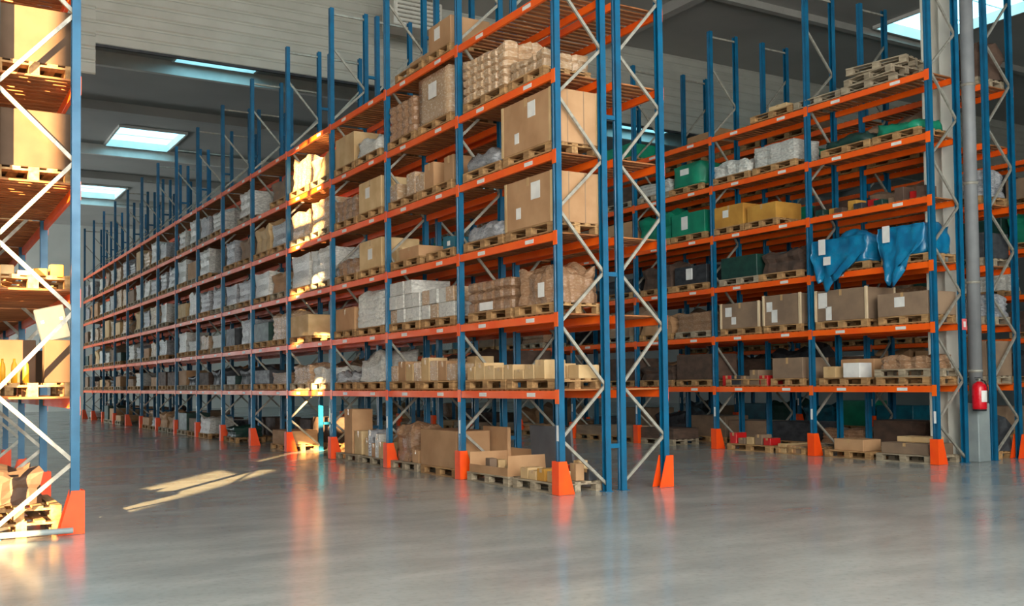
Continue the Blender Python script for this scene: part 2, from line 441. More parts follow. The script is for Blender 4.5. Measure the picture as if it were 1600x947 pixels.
def where(row, lvl, y):
    R = RACKS[row]; t = (y - R['y0']) / BAY; b = max(0, min(int(t), R['nb'] - 1))
    half = 'near half' if t - b < 0.5 else 'far half'
    sh = 'at floor level' if lvl == 0 else 'on %s shelf' % ORD[lvl]
    return '%s of %s, %s bay, %s' % (sh, ROWNAME[row], ORD[b + 1], half)

def base(row, lvl):
    return 0.0 if lvl == 0 else RACKS[row]['lev'][lvl - 1] + DECK

# ------------------------------------------------------------------ pallets
PB = {}
for wm in ('pallet_wood', 'pallet_grey'):
    PB[wm, 'deck'] = bevel_box(-0.05, 0.05, -0.6, 0.6, 0.122, 0.144, wm, 0.003)
    PB[wm, 'cross'] = bevel_box(-0.4, 0.4, -0.0725, 0.0725, 0.1, 0.122, wm, 0.003)
    PB[wm, 'block'] = bevel_box(-0.05, 0.05, -0.07, 0.07, 0.022, 0.1, wm, 0.003)
    PB[wm, 'runner'] = bevel_box(-0.05, 0.05, -0.6, 0.6, 0, 0.022, wm, 0.003)
    bl = []
    for x in (-.35, -.175, 0, .175, .35): bl.append((x-.05, x+.05, -.6, .6, .122, .144))
    for y in (-.525, 0, .525): bl.append((-.4, .4, y-.0725, y+.0725, .1, .122))
    for x in (-.35, 0, .35):
        bl.append((x-.05, x+.05, -.6, .6, 0, .022))
        for y in (-.525, 0, .525): bl.append((x-.05, x+.05, y-.07, y+.07, .022, .1))
    PB[wm, 'all'] = boxes('pallet', bl, wm)
    PB[wm, 'list'] = bl
PH = 0.144
STUFF_PALLETS = []
n_pal = 0
def pallet(x, y, z, label, detail, wm='pallet_wood', rz=0.0, ly=1.2):
    global n_pal
    sy = ly / 1.2
    if n_pal >= 290:
        STUFF_PALLETS.append((x, y, z, sy)); return None
    n_pal += 1
    if not detail:
        return tag(ob('pallet', PB[wm, 'all'], None, (x, y, z), (0, 0, rz), (1, sy, 1)), label, 'pallet', 'wooden pallets')
    p = empty('pallet', (x, y, z), label, 'pallet', 'wooden pallets', rz)
    p.scale = (1, sy, 1)
    for q in (-.35, -.175, 0, .175, .35): ob('deck_board', PB[wm, 'deck'], p, (q, 0, 0))
    for q in (-.525, 0, .525): ob('cross_board', PB[wm, 'cross'], p, (0, q, 0))
    for q in (-.35, 0, .35):
        ob('bottom_board', PB[wm, 'runner'], p, (q, 0, 0))
        for t in (-.525, 0, .525): ob('block', PB[wm, 'block'], p, (q, t, 0))
    return p

# ------------------------------------------------------------------ goods
def lumpy(name, lx, ly, lz, m, cells=(2, 3, 2), lump=0.03, groove=0.012, rnd=0.06, seed=0, top=0.0, per=3, taper=0.0):
    """one closed skin over a load: seams of the boxes beneath show as grooves"""
    nx, ny, nz = [max(2, c * per) for c in cells]
    sv = Vector((seed * 7.3, seed * 3.1, seed * 5.7))
    def f(u, v, t):
        p = Vector(((u - .5) * lx, (v - .5) * ly, t * lz))
        q = Vector(p)
        du = min(u, 1 - u) * lx; dv = min(v, 1 - v) * ly; dt = (1 - t) * lz
        # rounded edges
        k = 0
        for a_, b_ in ((du, dv), (du, dt), (dv, dt)):
            e = max(a_, b_)
            if min(a_, b_) < rnd and e < rnd: k = max(k, (rnd - e) * 0.7)
        c = Vector((0, 0, lz * .5)); q += (c - p).normalized() * k
        if groove:
            for w_, n_ in ((u, cells[0]), (v, cells[1]), (t, cells[2])):
                fr = abs(w_ * n_ - round(w_ * n_))
                if fr < 0.02 and 0.02 < w_ < 0.98: q += Vector(((.5-u)*2, (.5-v)*2, -max(0, t-.6))) * groove
        nv = noise.noise_vector(p * (2.2 / max(.3, min(lx, ly, lz * 1.3))) + sv) * lump
        if t < .02: nv.z = 0
        q += nv
        if top and t > .5: q.z += (t - .5) * 2 * top * lz * noise.noise(Vector((u * 2.2, v * 2.2, seed * 1.7)))
        if taper:
            q.x *= 1 - taper * t; q.y *= 1 - taper * t
        q.z = max(q.z, 0)
        return tuple(q)
    idx = {}; vs = []; fs = []
    def vid(i, j, k):
        key = (i, j, k)
        if key not in idx:
            idx[key] = len(vs); vs.append(f(i / nx, j / ny, k / nz))
        return idx[key]
    for i in range(nx):
        for j in range(ny):
            fs.append((vid(i, j, 0), vid(i, j+1, 0), vid(i+1, j+1, 0), vid(i+1, j, 0)))
            fs.append((vid(i, j, nz), vid(i+1, j, nz), vid(i+1, j+1, nz), vid(i, j+1, nz)))
    for k in range(nz):
        for i in range(nx):
            fs.append((vid(i, 0, k), vid(i+1, 0, k), vid(i+1, 0, k+1), vid(i, 0, k+1)))
            fs.append((vid(i, ny, k), vid(i, ny, k+1), vid(i+1, ny, k+1), vid(i+1, ny, k)))
        for j in range(ny):
            fs.append((vid(0, j, k), vid(0, j, k+1), vid(0, j+1, k+1), vid(0, j+1, k)))
            fs.append((vid(nx, j, k), vid(nx, j+1, k), vid(nx, j+1, k+1), vid(nx, j, k+1)))
    return mesh_of(name, vs, fs, m)

def sticker(o, fx, y, z, wy, hz, m='white_sticker', name='paper_label'):
    """a paper label glued to the aisle face at local x = FX"""
    s = -1 if fx < 0 else 1
    return ob(name, boxes(name, [(min(fx, fx + s*.003), max(fx, fx + s*.003), y - wy/2, y + wy/2, z - hz/2, z + hz/2)], m), o)

def carton(x, y, z, lx, ly, lz, label, m='carton', group=None, name='carton', tape=True, stickers=(), posts=False, protect=False, face=-1, rz=0.0, endtape=True):
    o = tag(ob(name, bevel_box(-lx/2, lx/2, -ly/2, ly/2, 0, lz, m, 0.008), None, (x, y, z), (0, 0, rz)), label, 'box', group)
    if tape:
        t = 0.03
        bl = [(-lx/2 - .0015, lx/2 + .0015, -t, t, lz, lz + .0015)]
        for e in (-1, 1): bl.append((min(e*lx/2, e*(lx/2+.002)), max(e*lx/2, e*(lx/2+.002)), -t, t, lz - min(.12, lz*.3), lz + .0015))
        ob('sealing_tape', boxes('sealing_tape', bl, 'tape'), o)
    for (yy, zz, wy, hz) in stickers: sticker(o, face * (lx/2 + .001), yy * ly, zz * lz, wy, hz)
    if protect:
        for a in (-1, 1):
            for b in (-1, 1):
                bl = [tuple(sorted((a*(lx/2 + .005), a*(lx/2 - .06)))) + tuple(sorted((b*(ly/2 + .001), b*(ly/2 + .005)))) + (0, lz), tuple(sorted((a*(lx/2 + .001), a*(lx/2 + .005)))) + tuple(sorted((b*(ly/2 + .005), b*(ly/2 - .06)))) + (0, lz)]
                ob('corner_protector', boxes('corner_protector', bl, 'carton_pale'), o)
        for q in (-.17, .17):
            ob('panel_seam', boxes('panel_seam', [(q*lx - .006, q*lx + .006, -ly/2 - .002, -ly/2 - .0005, 0, lz)], 'carton_dull'), o)
    if posts:
        pm = boxes('corner_post', [(-.022, .022, -.022, .022, 0, lz + .01)], 'wood_post')
        for a in (-1, 1):
            for b in (-1, 1): ob('corner_post', pm, o, (a * (lx/2), b * (ly/2), 0))
    return o

def load(x, y, z, lx, ly, lz, label, m='film_white', cells=(2, 3, 2), lump=.03, groove=.015, seed=None, top=0.0, name='wrapped_load', cat='pallet load', stickers=(), rnd=.06, per=3, taper=0.0, group=None):
    if seed is None: seed = random.random() * 50
    o = tag(ob(name, lumpy(name, lx, ly, lz, m, cells, lump, groove, rnd, seed, top, per, taper), None, (x, y, z)), label, cat, group)
    for p in o.data.polygons: p.use_smooth = groove < .012
    for (yy, zz, wy, hz) in stickers: sticker(o, -(lx/2 + lump*.6 + .004), yy * ly, zz * lz, wy, hz)
    return o

def P_(row, lvl, y0, y1, wm='pallet_wood', detail=True, dx=0.0):
    """pallet under a load that spans y0..y1; returns centre x, centre y, top z"""
    R = RACKS[row]; yc = (y0 + y1) / 2; xc = R['xc'] + dx; z = base(row, lvl)
    pallet(xc, yc, z, 'wooden pallet ' + where(row, lvl, yc), detail, wm, 0, min(1.3, max(0.8, y1 - y0)))
    return xc, yc, z + PH

def small_row(row, lvl, y0, y1, n, hmin, hmax, m, noun, pal=True, cols=2, grp=None, wm='pallet_wood'):
    """a row of small cartons along the shelf, each its own thing"""
    R = RACKS[row]; xc = R['xc']; z = base(row, lvl)
    if pal:
        k = max(1, round((y1 - y0) / 1.25)); st = (y1 - y0) / k
        for j in range(k): P_(row, lvl, y0 + j*st + .02, y0 + (j+1)*st - .02, wm)
        z += PH
    wy = (y1 - y0) / n
    for j in range(n):
        for c in range(cols):
            h = random.uniform(hmin, hmax); lx = 0.74 / cols - .02; ly = wy - random.uniform(.01, .04)
            x = xc + R['s'] * (-.37 + .74 * (c + .5) / cols)
            y = y0 + wy * (j + .5)
            if cols == 2 and random.random() < .12: continue
            sh = 'floor level' if lvl == 0 else ORD[lvl] + ' shelf'
            dsc = '%s, %s in %s row, %s, %s, %s bay' % (noun, ORD[j + 1], 'front' if c == 0 else 'rear', sh, ROWNAME[row], ORD[int(((y0+y1)/2 - R['y0']) / BAY) + 1])
            mm = random.choice(m) if isinstance(m, (list, tuple)) else m
            carton(x, y, z, lx, ly, h, dsc, mm, grp, tape=(c == 0), rz=random.uniform(-.02, .02))

# ============ row A, bays 1-3 (as photographed)
W = where
# third and fourth shelf, first bay: the two big cartons and the flat grey bundles
x, y, z = P_('A', 4, 11.48, 12.84); carton(x, y, z, .80, 1.34, .74, 'large kraft carton with two white labels, fourth shelf, near end of central rack', 'carton', stickers=((-.12, .74, .20, .22), (.18, .28, .12, .15)), protect=True)
x, y, z = P_('A', 3, 11.48, 12.76); carton(x, y, z, .80, 1.28, .70, 'large kraft carton with two white labels, third shelf, near end of central rack', 'carton', stickers=((-.16, .70, .24, .24), (.20, .32, .13, .16)), protect=True)
x, y, z = P_('A', 4, 12.90, 14.06); load(x, y, z, .78, 1.08, .22, 'flat grey film-wrapped bundle beside the big carton on fourth shelf', 'film_grey', (2, 3, 1), .05, 0, top=.6, rnd=.1, per=4, name='wrapped_bundle', cat='bundle')
x, y, z = P_('A', 3, 12.84, 14.06); load(x, y, z, .78, 1.10, .22, 'flat grey film-wrapped bundle beside the big carton on third shelf', 'film_grey', (2, 3, 1), .05, 0, top=.5, rnd=.1, per=4, name='wrapped_bundle', cat='bundle')
# fifth shelf, first bay
x, y, z = P_('A', 5, 12.72, 14.05); load(x, y, z, .80, 1.32, .64, 'tall film-wrapped stack of small boxes under the top deck of central rack', 'film_brown', (3, 6, 5), .018, .04, top=.22, per=5, rnd=.03)
x, y, z = P_('A', 5, 11.70, 12.66, dx=.02); load(x, y, z, .76, .92, .26, 'low film-wrapped box stack on fifth shelf at the near end of central rack', 'film_brown', (3, 4, 2), .016, .035, top=.25, per=5, rnd=.03)
# second shelf, first bay
x, y, z = P_('A', 2, 11.48, 12.52); load(x, y, z, .80, 1.04, .52, 'rounded film-wrapped brown load with white sheets on second shelf, near end of central rack', 'film_clear_brown', (3, 3, 3), .06, .015, top=.35, stickers=((-.25, .35, .16, .2),), rnd=.14, per=4)
x, y, z = P_('A', 2, 12.58, 13.98); load(x, y, z, .78, 1.34, .46, 'brown film-wrapped box stack with white label, second along the second shelf of central rack', 'film_clear_brown', (3, 5, 3), .012, .035, per=5, rnd=.03, stickers=((.05, .16, .40, .12),))
# first shelf, first bay
small_row('A', 1, 11.50, 14.06, 9, .14, .27, ['carton_pale', 'carton_pale', 'carton'], 'small pale carton', cols=2, grp='small cartons on the first shelf')
# floor level, first bay
x, y, z = P_('A', 0, 11.52, 12.60, 'pallet_grey', dx=-.02)
for j, (yy, h, mm) in enumerate(((11.66, .15, 'carton_pale'), (11.92, .17, 'carton_yellow'), (12.14, .13, 'carton_pale'), (12.36, .16, 'carton_pale'))):
    carton(x - .22, yy, z, .26, .20, h, 'small yellowish carton, %s from near end, on floor pallet at the rack corner' % ORD[j + 1], mm, 'small cartons on the corner floor pallet')
for j, (xx, yy, h, mm) in enumerate(((8.02, 11.70, .24, 'carton'), (8.18, 11.62, .16, 'dark_steel'), (8.06, 12.0, .20, 'red_paint'), (8.22, 11.9, .26, 'carton_pale'))):
    carton(xx, yy, z, .14, .16, h, ['upright kraft box behind the corner guard on floor pallet', 'small dark box at the end of the corner floor pallet', 'small red box on the corner floor pallet', 'pale upright box near the back posts on corner floor pallet'][j], mm, None)
o = tag(ob('board', bevel_box(-.02, .02, -.55, .55, 0, .72, 'grey_board', .004), None, (8.22, 12.6, PH + .002), (0, math.radians(-4), 0)), 'dark grey board leaning at the back of the floor bay beside blue posts', 'board')
x, y, z = P_('A', 0, 12.72, 13.98, 'pallet_grey', dx=-.02)
o = tag(ob('carton_tray', boxes('tray_bottom', [(-.38, .38, -.58, .58, 0, .012)], 'carton'), None, (x, y, z)), 'open cardboard tray of small parts on floor pallet, first bay of central rack', 'tray')
for n_, bx in (('side', (-.38, -.372, -.58, .58, .012, .12)), ('side', (.372, .38, -.58, .58, .012, .34)), ('side', (-.372, .372, -.58, -.572, .012, .30)), ('side', (-.372, .372, .572, .58, .012, .30))):
    ob('tray_side', boxes('tray_side', [bx], 'carton'), o)
for j in range(7):
    a, b = -.24 + .16 * (j % 4), -.42 + .28 * (j // 2)
    carton(x + a, y + b, z + .012, .12, .18, random.uniform(.12, .24), 'small parts box, %s from near end, inside the open cardboard tray' % ORD[j + 1], random.choice(['carton_pale', 'white_sticker', 'carton_dull']), 'boxes inside the open tray', tape=False, rz=random.uniform(-.4, .4))
# floor level, second bay
x, y, z = P_('A', 0, 14.36, 15.70); carton(x - .08, y, z, .62, 1.30, .60, 'big plain cardboard box on a floor pallet in second bay of central rack', 'carton', tape=False)
carton(8.24, 14.30, .146, .06, .80, .66, 'tall flat cardboard standing behind the big floor box of central rack', 'carton', tape=False, name='cardboard_sheet')
x, y, z = P_('A', 0, 15.80, 16.92, 'pallet_grey')
load(x, y + .1, z, .7, .8, .62, 'loose grey and brown bundle on floor pallet in second bay of central rack', 'film_clear_brown', (2, 3, 3), .09, .02, top=.4, rnd=.15, name='loose_bundle', cat='bundle')
carton(x - .2, y - .38, z, .3, .26, .22, 'small carton at the foot of the loose floor bundle, second bay', 'carton', None)
# floor level, third bay
x, y, z = P_('A', 0, 17.24, 18.36, 'pallet_grey')
for j in range(5):
    carton(x - .24 + .02*j, y - .42 + .21 * j, z, .3, .19, (.30, .44, .26, .50, .34)[j], 'carton, %s from near end, on the floor pallet of third bay of central rack' % ORD[j + 1], ('carton_pale', 'film_white', 'carton', 'film_grey', 'carton_pale')[j], 'cartons on the third-bay floor pallet')
x, y, z = P_('A', 0, 18.46, 19.62, 'pallet_grey')
carton(x - .1, y + .1, z, .44, .42, .88, 'tall narrow brown carton standing on floor pallet, third bay of central rack', 'carton')
carton(x - .1, y - .36, z, .40, .36, .46, 'short carton beside the tall narrow one, third bay floor of central rack', 'carton_pale')
# sixth shelf second bay
x, y, z = P_('A', 6, 14.46, 15.32); carton(x, y, z, .74, .80, .46, 'kraft carton with white label on the top deck, second bay of central rack', 'carton', stickers=((.1, .62, .2, .2),))
x, y, z = P_('A', 6, 15.5, 16.6); carton(x + .1, y, z, .5, .9, .24, 'flat kraft carton on the top deck, farther in second bay of central rack', 'carton')
# fifth shelf second bay
x, y, z = P_('A', 5, 14.46, 15.68); load(x, y, z, .80, 1.16, .80, 'tall pale film-wrapped carton block with label, fifth shelf, second bay of central rack', 'film_brown', (1, 2, 2), .015, .008, stickers=((.0, .62, .3, .26),), rnd=.03)
x, y, z = P_('A', 5, 15.82, 16.96); load(x, y, z, .80, 1.08, .64, 'brown film-wrapped stack, fifth shelf, far in second bay of central rack', 'film_clear_brown', (3, 4, 4), .018, .03)
# fourth shelf second bay: boxes
small_row('A', 4, 14.44, 16.96, 7, .30, .46, ['carton', 'carton', 'film_brown'], 'brown carton', cols=2, grp='cartons on the fourth shelf')
# third shelf second bay
x, y, z = P_('A', 3, 15.62, 16.86); carton(x, y - .1, z, .74, .80, .20, 'low kraft carton on third shelf, far in second bay of central rack', 'carton'); carton(x - .1, y + .45, z, .4, .24, .26, 'pale little carton on third shelf, far in second bay of central rack', 'carton_pale', None)
x, y, z = P_('A', 3, 14.40, 15.40); carton(x, y - .15, z, .6, .42, .20, 'teal plastic box on third shelf beside the second post of central rack', 'plastic_teal', name='plastic_box', tape=False, stickers=((0, .5, .10, .08),)); carton(x, y + .26, z, .3, .2, .28, 'dark blue case next to the teal box, third shelf of central rack', 'plastic_teal', tape=False, name='case')
# second shelf second bay: two-layer stacks of white boxes
for (a, b, tall) in ((14.40, 15.60, False), (15.68, 16.94, True)):
    x, y, z = P_('A', 2, a, b); n = 4; wy = (b - a) / n
    for lay in range(2 if not tall else 3):
        for j in range(n):
            h = .24
            if lay == 2 and j in (0,): continue
            carton(x + random.uniform(-.02, .02), a + wy * (j + .5), z + lay * (h + .004), .76, wy - .02, h, 'white-wrapped carton, %s layer, %s along the %s white stack on second shelf' % (('bottom', 'middle', 'top')[lay] if tall else ('lower', 'upper')[lay], ORD[j + 1], 'taller' if tall else 'lower'), random.choice(['film_white', 'film_white', 'film_white', 'film_white', 'film_brown']), 'white cartons stacked on the second shelf', tape=False)
# first shelf second bay
small_row('A', 1, 14.44, 16.96, 8, .26, .40, ['carton_pale', 'carton_pale', 'carton', 'film_brown'], 'small upright carton', cols=2, grp='small cartons on the first shelf')
# third bay
x, y, z = P_('A', 5, 17.30, 18.48); load(x, y, z, .78, 1.1, .30, 'low white film-wrapped bundle, fifth shelf, third bay of central rack', 'film_white', (2, 3, 2), .05, .01, top=.4, rnd=.1)
x, y, z = P_('A', 5, 18.56, 19.64); carton(x, y, z, .76, 1.0, .60, 'pale kraft carton, fifth shelf, far in third bay of central rack', 'carton_pale')
x, y, z = P_('A', 4, 17.26, 18.36); carton(x, y, z, .78, 1.06, .58, 'pale carton with white label, fourth shelf, third bay of central rack', 'carton_pale', stickers=((.1, .6, .2, .2),))
x, y, z = P_('A', 4, 18.46, 19.64); load(x, y, z, .76, 1.1, .44, 'brown wrapped load, fourth shelf, far in third bay of central rack', 'film_clear_brown', (2, 4, 3), .03, .02)
x, y, z = P_('A', 3, 17.24, 18.38); carton(x, y, z, .78, 1.06, .54, 'tan carton with round-cornered label, third shelf, third bay of central rack', 'carton_pale', stickers=((.0, .5, .2, .2),))
x, y, z = P_('A', 3, 18.46, 19.64); load(x, y, z, .76, 1.1, .30, 'low slumped brown bundle, third shelf, far in third bay of central rack', 'film_clear_brown', (2, 4, 2), .06, .015, top=.5, name='wrapped_bundle', cat='bundle')
x, y, z = P_('A', 2, 17.20, 18.50); load(x, y, z, .80, 1.26, .62, 'white film-wrapped stack with fold lines, second shelf, third bay of central rack', 'film_white', (2, 3, 5), .03, .012, top=.2)
x, y, z = P_('A', 2, 18.58, 19.68); carton(x, y, z, .76, 1.0, .44, 'brown carton, second shelf, far in third bay of central rack', 'carton')
x, y, z = P_('A', 1, 17.22, 18.48)
load(x, y, z, .78, 1.24, .42, 'pale sacking heap sloping to one side, first shelf, third bay of central rack', 'film_white', (2, 3, 2), .08, .01, top=1.0, rnd=.15, name='sacking_heap', cat='bundle', per=4)
x, y, z = P_('A', 1, 18.58, 19.66); load(x, y, z, .76, 1.04, .20, 'low grey lumpy bundle, first shelf, far in third bay of central rack', 'film_grey', (2, 3, 1), .07, .01, top=.6, rnd=.1, per=4, name='wrapped_bundle', cat='bundle')

# ============ row A, bays 4-15: procedural mix as the photograph shows it (pale wraps high, low darker goods below)
UNIT = {}
def unit(kind, i):
    k = (kind, i)
    if k not in UNIT:
        s = 11 + i * 3
        if kind in ('film_white', 'film_grey', 'film_brown', 'film_clear_brown'):
            UNIT[k] = lumpy('wrapped_load', .8, 1.2, .8, kind, [(2, 3, 3), (3, 4, 4), (2, 2, 2), (2, 4, 3), (3, 3, 2)][i % 5], .035, .02, .06, s, (.0, .25, .1, .4, .2)[i % 5], 2, (0, .05, .0, .1, .02)[i % 5])
        else:
            UNIT[k] = bevel_box(-.4, .4, -.6, .6, 0, .8, kind, .012, 'carton') if i == 0 else lumpy('goods', .8, 1.2, .8, kind, (2, 3, 2), .05, .03, .05, s, .5, 2)
    return UNIT[k]
DESC = dict(film_white=('white wrapped load', 'wrapped_load', 'pallet load'), film_grey=('grey wrapped load', 'wrapped_load', 'pallet load'), film_brown=('tan wrapped load', 'wrapped_load', 'pallet load'), film_clear_brown=('brown wrapped load', 'wrapped_load', 'pallet load'), carton=('kraft carton', 'carton', 'box'), carton_pale=('pale carton', 'carton', 'box'), carton_dull=('dull brown carton', 'carton', 'box'), dark_steel=('dark machine part', 'machine_part', 'machine part'), dark_brown=('dark brown crate', 'crate', 'crate'), dark_green=('dark green crate', 'crate', 'crate'), plastic_green=('green plastic bin', 'plastic_bin', 'bin'), plastic_teal=('teal plastic bin', 'plastic_bin', 'bin'), red_paint=('red machine part', 'machine_part', 'machine part'), plastic_yellow=('yellow plastic bin', 'plastic_bin', 'bin'), carton_yellow=('yellowish carton', 'carton', 'box'))
COUNT = {}
FAR = {}
def generic(row, lvl, y0, y1, h, kind, half='', frac=1.0, detail=False, pal=True):
    R = RACKS[row]; yc = (y0 + y1) / 2; z = base(row, lvl); xc = R['xc']
    if pal:
        pallet(xc, yc, z, 'wooden pallet ' + where(row, lvl, yc), detail, random.choice(['pallet_wood', 'pallet_grey']), 0, 1.2); z += PH
    d, nm, cat = DESC[kind]
    n = COUNT[nm] = COUNT.get(nm, 0) + 1
    i = random.randrange(5) if kind.startswith('film') else random.choice([0, 0, 1])
    sc = (random.uniform(.88, 1.0), (y1 - y0) / 1.2 * frac, h / .8)
    if n > 250:
        FAR.setdefault(kind, []).append((unit(kind, i), (xc, yc, z), sc)); return
    tag(ob(nm, unit(kind, i), None, (xc, yc, z), None, sc), '%s %s' % (d, where(row, lvl, yc)) + half, cat, 'pallet goods along the racks')

def slots(row, b):
    y = RACKS[row]['y0'] + b * BAY
    return (y + .10, y + 1.34), (y + 1.46, y + 2.70)

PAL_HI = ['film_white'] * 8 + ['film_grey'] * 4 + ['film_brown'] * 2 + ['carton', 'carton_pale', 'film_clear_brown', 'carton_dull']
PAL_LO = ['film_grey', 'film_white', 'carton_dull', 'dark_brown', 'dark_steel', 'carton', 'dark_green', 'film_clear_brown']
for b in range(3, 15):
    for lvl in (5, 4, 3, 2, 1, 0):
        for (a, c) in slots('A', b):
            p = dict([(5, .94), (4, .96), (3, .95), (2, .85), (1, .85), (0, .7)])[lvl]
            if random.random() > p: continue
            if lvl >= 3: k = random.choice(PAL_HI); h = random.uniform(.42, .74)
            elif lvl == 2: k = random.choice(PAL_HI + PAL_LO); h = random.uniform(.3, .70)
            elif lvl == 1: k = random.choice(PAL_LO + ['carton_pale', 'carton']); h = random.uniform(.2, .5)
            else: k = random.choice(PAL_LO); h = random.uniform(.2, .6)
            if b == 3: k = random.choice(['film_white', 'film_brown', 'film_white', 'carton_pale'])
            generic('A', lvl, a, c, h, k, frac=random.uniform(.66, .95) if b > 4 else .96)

# ============ row C, as photographed
# blue film-wrapped bundles with film hanging over the beam
def blue_bundle(x, y, z, lx, ly, lz, label, tail, seed, stk, shift=.0):
    o = load(x, y, z, lx, ly, lz, label, 'film_blue', (2, 3, 2), .07, 0, seed, top=.25, name='blue_bundle', cat='bundle', rnd=.16, per=5)
    # hanging film: a folded sheet over the front face that narrows to a torn tail below the beam
    nu, nv = 18, 14; vs, fs = [], []
    fx = -(lx / 2 + .055)
    for off in (0.0, -.006):
        for j in range(nv + 1):
            t = j / nv
            for i in range(nu + 1):
                u = i / nu * 2 - 1
                half = ly / 2 * (1.02 - .62 * max(0, t - .45) / .55)
                edge = .10 * math.sin(u * 7 + seed) * t
                yv = u * half + shift * ly * max(0, t - .35) / .65 + .05 * noise.noise(Vector((t * 5, u * 2, seed)))
                zv = lz * .88 - t * (lz * .88 + tail * (1 - .45 * abs(u) ** 1.4 + .35 * noise.noise(Vector((u * 3.5, 1.3, seed)))) + edge * .5)
                xv = fx + off - .04 + .035 * math.sin(u * 9 + seed + t * 2 + 2 * noise.noise(Vector((u * 2, t * 2, seed)))) * (.3 + t) * .8 - .05 * noise.noise(Vector((u * 4, t * 4, seed))) - .05 * t
                vs.append((xv, yv, zv))
    n1 = (nu + 1) * (nv + 1)
    for j in range(nv):
        for i in range(nu):
            q = j * (nu + 1) + i
            fs.append((q, q + 1, q + nu + 2, q + nu + 1)); fs.append((n1 + q, n1 + q + nu + 1, n1 + q + nu + 2, n1 + q + 1))
    for i in range(nu):
        for r0 in (0, nv * (nu + 1)): fs.append((r0 + i, r0 + i + 1, n1 + r0 + i + 1, n1 + r0 + i))
    for j in range(nv):
        for c0 in (0, nu): fs.append((j*(nu+1)+c0, (j+1)*(nu+1)+c0, n1+(j+1)*(nu+1)+c0, n1+j*(nu+1)+c0))
    ob('hanging_film', mesh_of('hanging_film', vs, fs, 'film_blue', True), o)
    for (yy, zz, wy, hz) in stk:
        q = ob('paper_label', boxes('paper_label', [(fx - .135, fx - .132, yy*ly - wy/2, yy*ly + wy/2, zz*lz - hz/2, zz*lz + hz/2)], 'white_sticker'), o); q['label'] = 'white paper label'
    return o
x, y, z = P_('C', 3, 12.74, 14.14); blue_bundle(x, y, z, .72, 1.3, .56, 'blue plastic-wrapped bundle with two labels beside the second post of right-hand rack', .42, 2.1, ((.26, .62, .17, .30), (.17, .12, .18, .16)), .22)
x, y, z = P_('C', 3, 11.50, 12.52); blue_bundle(x, y, z, .76, .96, .60, 'blue plastic-wrapped bundle with torn film at the end post of right-hand rack', .52, 4.4, ((.26, .66, .16, .30),), .20)
# second shelf cartons with pale wooden corner posts
x, y, z = P_('C', 2, 11.56, 12.62); carton(x, y, z, .78, 1.08, .42, 'brown carton with red-marked label at the end of second shelf, right-hand rack', 'carton_dull', stickers=((.05, .6, .22, .18),))
x, y, z = P_('C', 2, 12.86, 14.12); carton(x, y, z, .78, 1.22, .60, 'crated carton with pale corner posts under the blue bundle of right-hand rack', 'carton_dull', stickers=((.36, .68, .22, .30), (.24, .25, .14, .26)), posts=True)
x, y, z = P_('C', 2, 14.50, 15.54); carton(x, y, z, .78, 1.00, .62, 'crated carton with white labels just past the second post of right-hand rack', 'carton_dull', stickers=((.34, .62, .16, .20), (.2, .3, .16, .26)), posts=True)
x, y, z = P_('C', 2, 15.64, 16.84); carton(x, y, z, .78, 1.14, .54, 'crated carton with scattered labels, farthest in second bay of right-hand rack', 'carton_dull', stickers=((.3, .66, .2, .2), (.16, .3, .14, .16)), posts=True)
# sixth shelf: loose old pallets
for j, (yy, rz_, dz, tx) in enumerate(((12.75, .05, 0, 0), (12.70, -.10, .15, 0), (13.35, .12, .15, .05), (12.62, .2, .30, .03))):
    p = pallet(15.8, yy + (.62 if j == 2 else 0), base('C', 6) + dz + (0 if j != 2 else -.15), ['weathered pallet at the bottom of the stack on top of right-hand rack', 'weathered pallet second in the stack on top of right-hand rack', 'broken pallet lying beside the stack on top of right-hand rack', 'topmost weathered pallet of the stack on top of right-hand rack'][j], True, 'pallet_grey', rz_ if j != 2 else 0.02)
pallet(15.8, 15.2, base('C', 6), 'lone bare pallet on top of right-hand rack, second bay', True, 'pallet_wood')
carton(15.7, 15.1, base('C', 6) + PH, .4, .5, .12, 'flat tan carton on the lone top pallet of right-hand rack', 'carton_pale')
# fifth shelf
for j, (a, b_) in enumerate(((11.64, 12.66), (12.72, 13.9))):
    x, y, z = P_('C', 5, a, b_); load(x, y, z, .76, b_ - a - .06, .18, ['low dark green tarpaulin load at the end of fifth shelf, right-hand rack', 'low dark green tarpaulin load beside white board, fifth shelf of right-hand rack'][j], 'plastic_green' if j == 0 else 'dark_green', (2, 3, 1), .05, 0, top=.5, rnd=.1, per=4, name='tarpaulin_load', cat='bundle')
x, y, z = P_('C', 5, 14.56, 15.78); load(x, y, z, .78, 1.18, .44, 'tall white film-wrapped load on fifth shelf past second post of right-hand rack', 'film_white', (2, 3, 3), .02, .012, stickers=())
x, y, z = P_('C', 5, 15.88, 17.06); load(x, y, z, .78, 1.14, .30, 'lower sloping white film-wrapped load on fifth shelf of right-hand rack', 'film_white', (2, 3, 2), .05, .012, top=.6, rnd=.1)
x, y, z = P_('C', 5, 17.36, 18.52); load(x, y, z, .78, 1.10, .56, 'green rounded plastic-covered load with white label, fifth shelf of right-hand rack', 'plastic_green', (2, 2, 2), .02, 0, rnd=.16, per=5, stickers=((.0, .6, .3, .14),), name='covered_load')
x, y, z = P_('C', 4, 17.26, 18.48); carton(x, y, z, .78, 1.14, .50, 'green plastic crate with white label, fourth shelf of right-hand rack', 'plastic_green', name='plastic_crate', tape=False, stickers=((.1, .55, .22, .3),))
x, y, z = P_('C', 4, 16.06, 17.02); carton(x, y, z, .76, .90, .46, 'yellow-brown carton with label, fourth shelf of right-hand rack', 'carton_yellow', stickers=((.1, .62, .18, .16),))
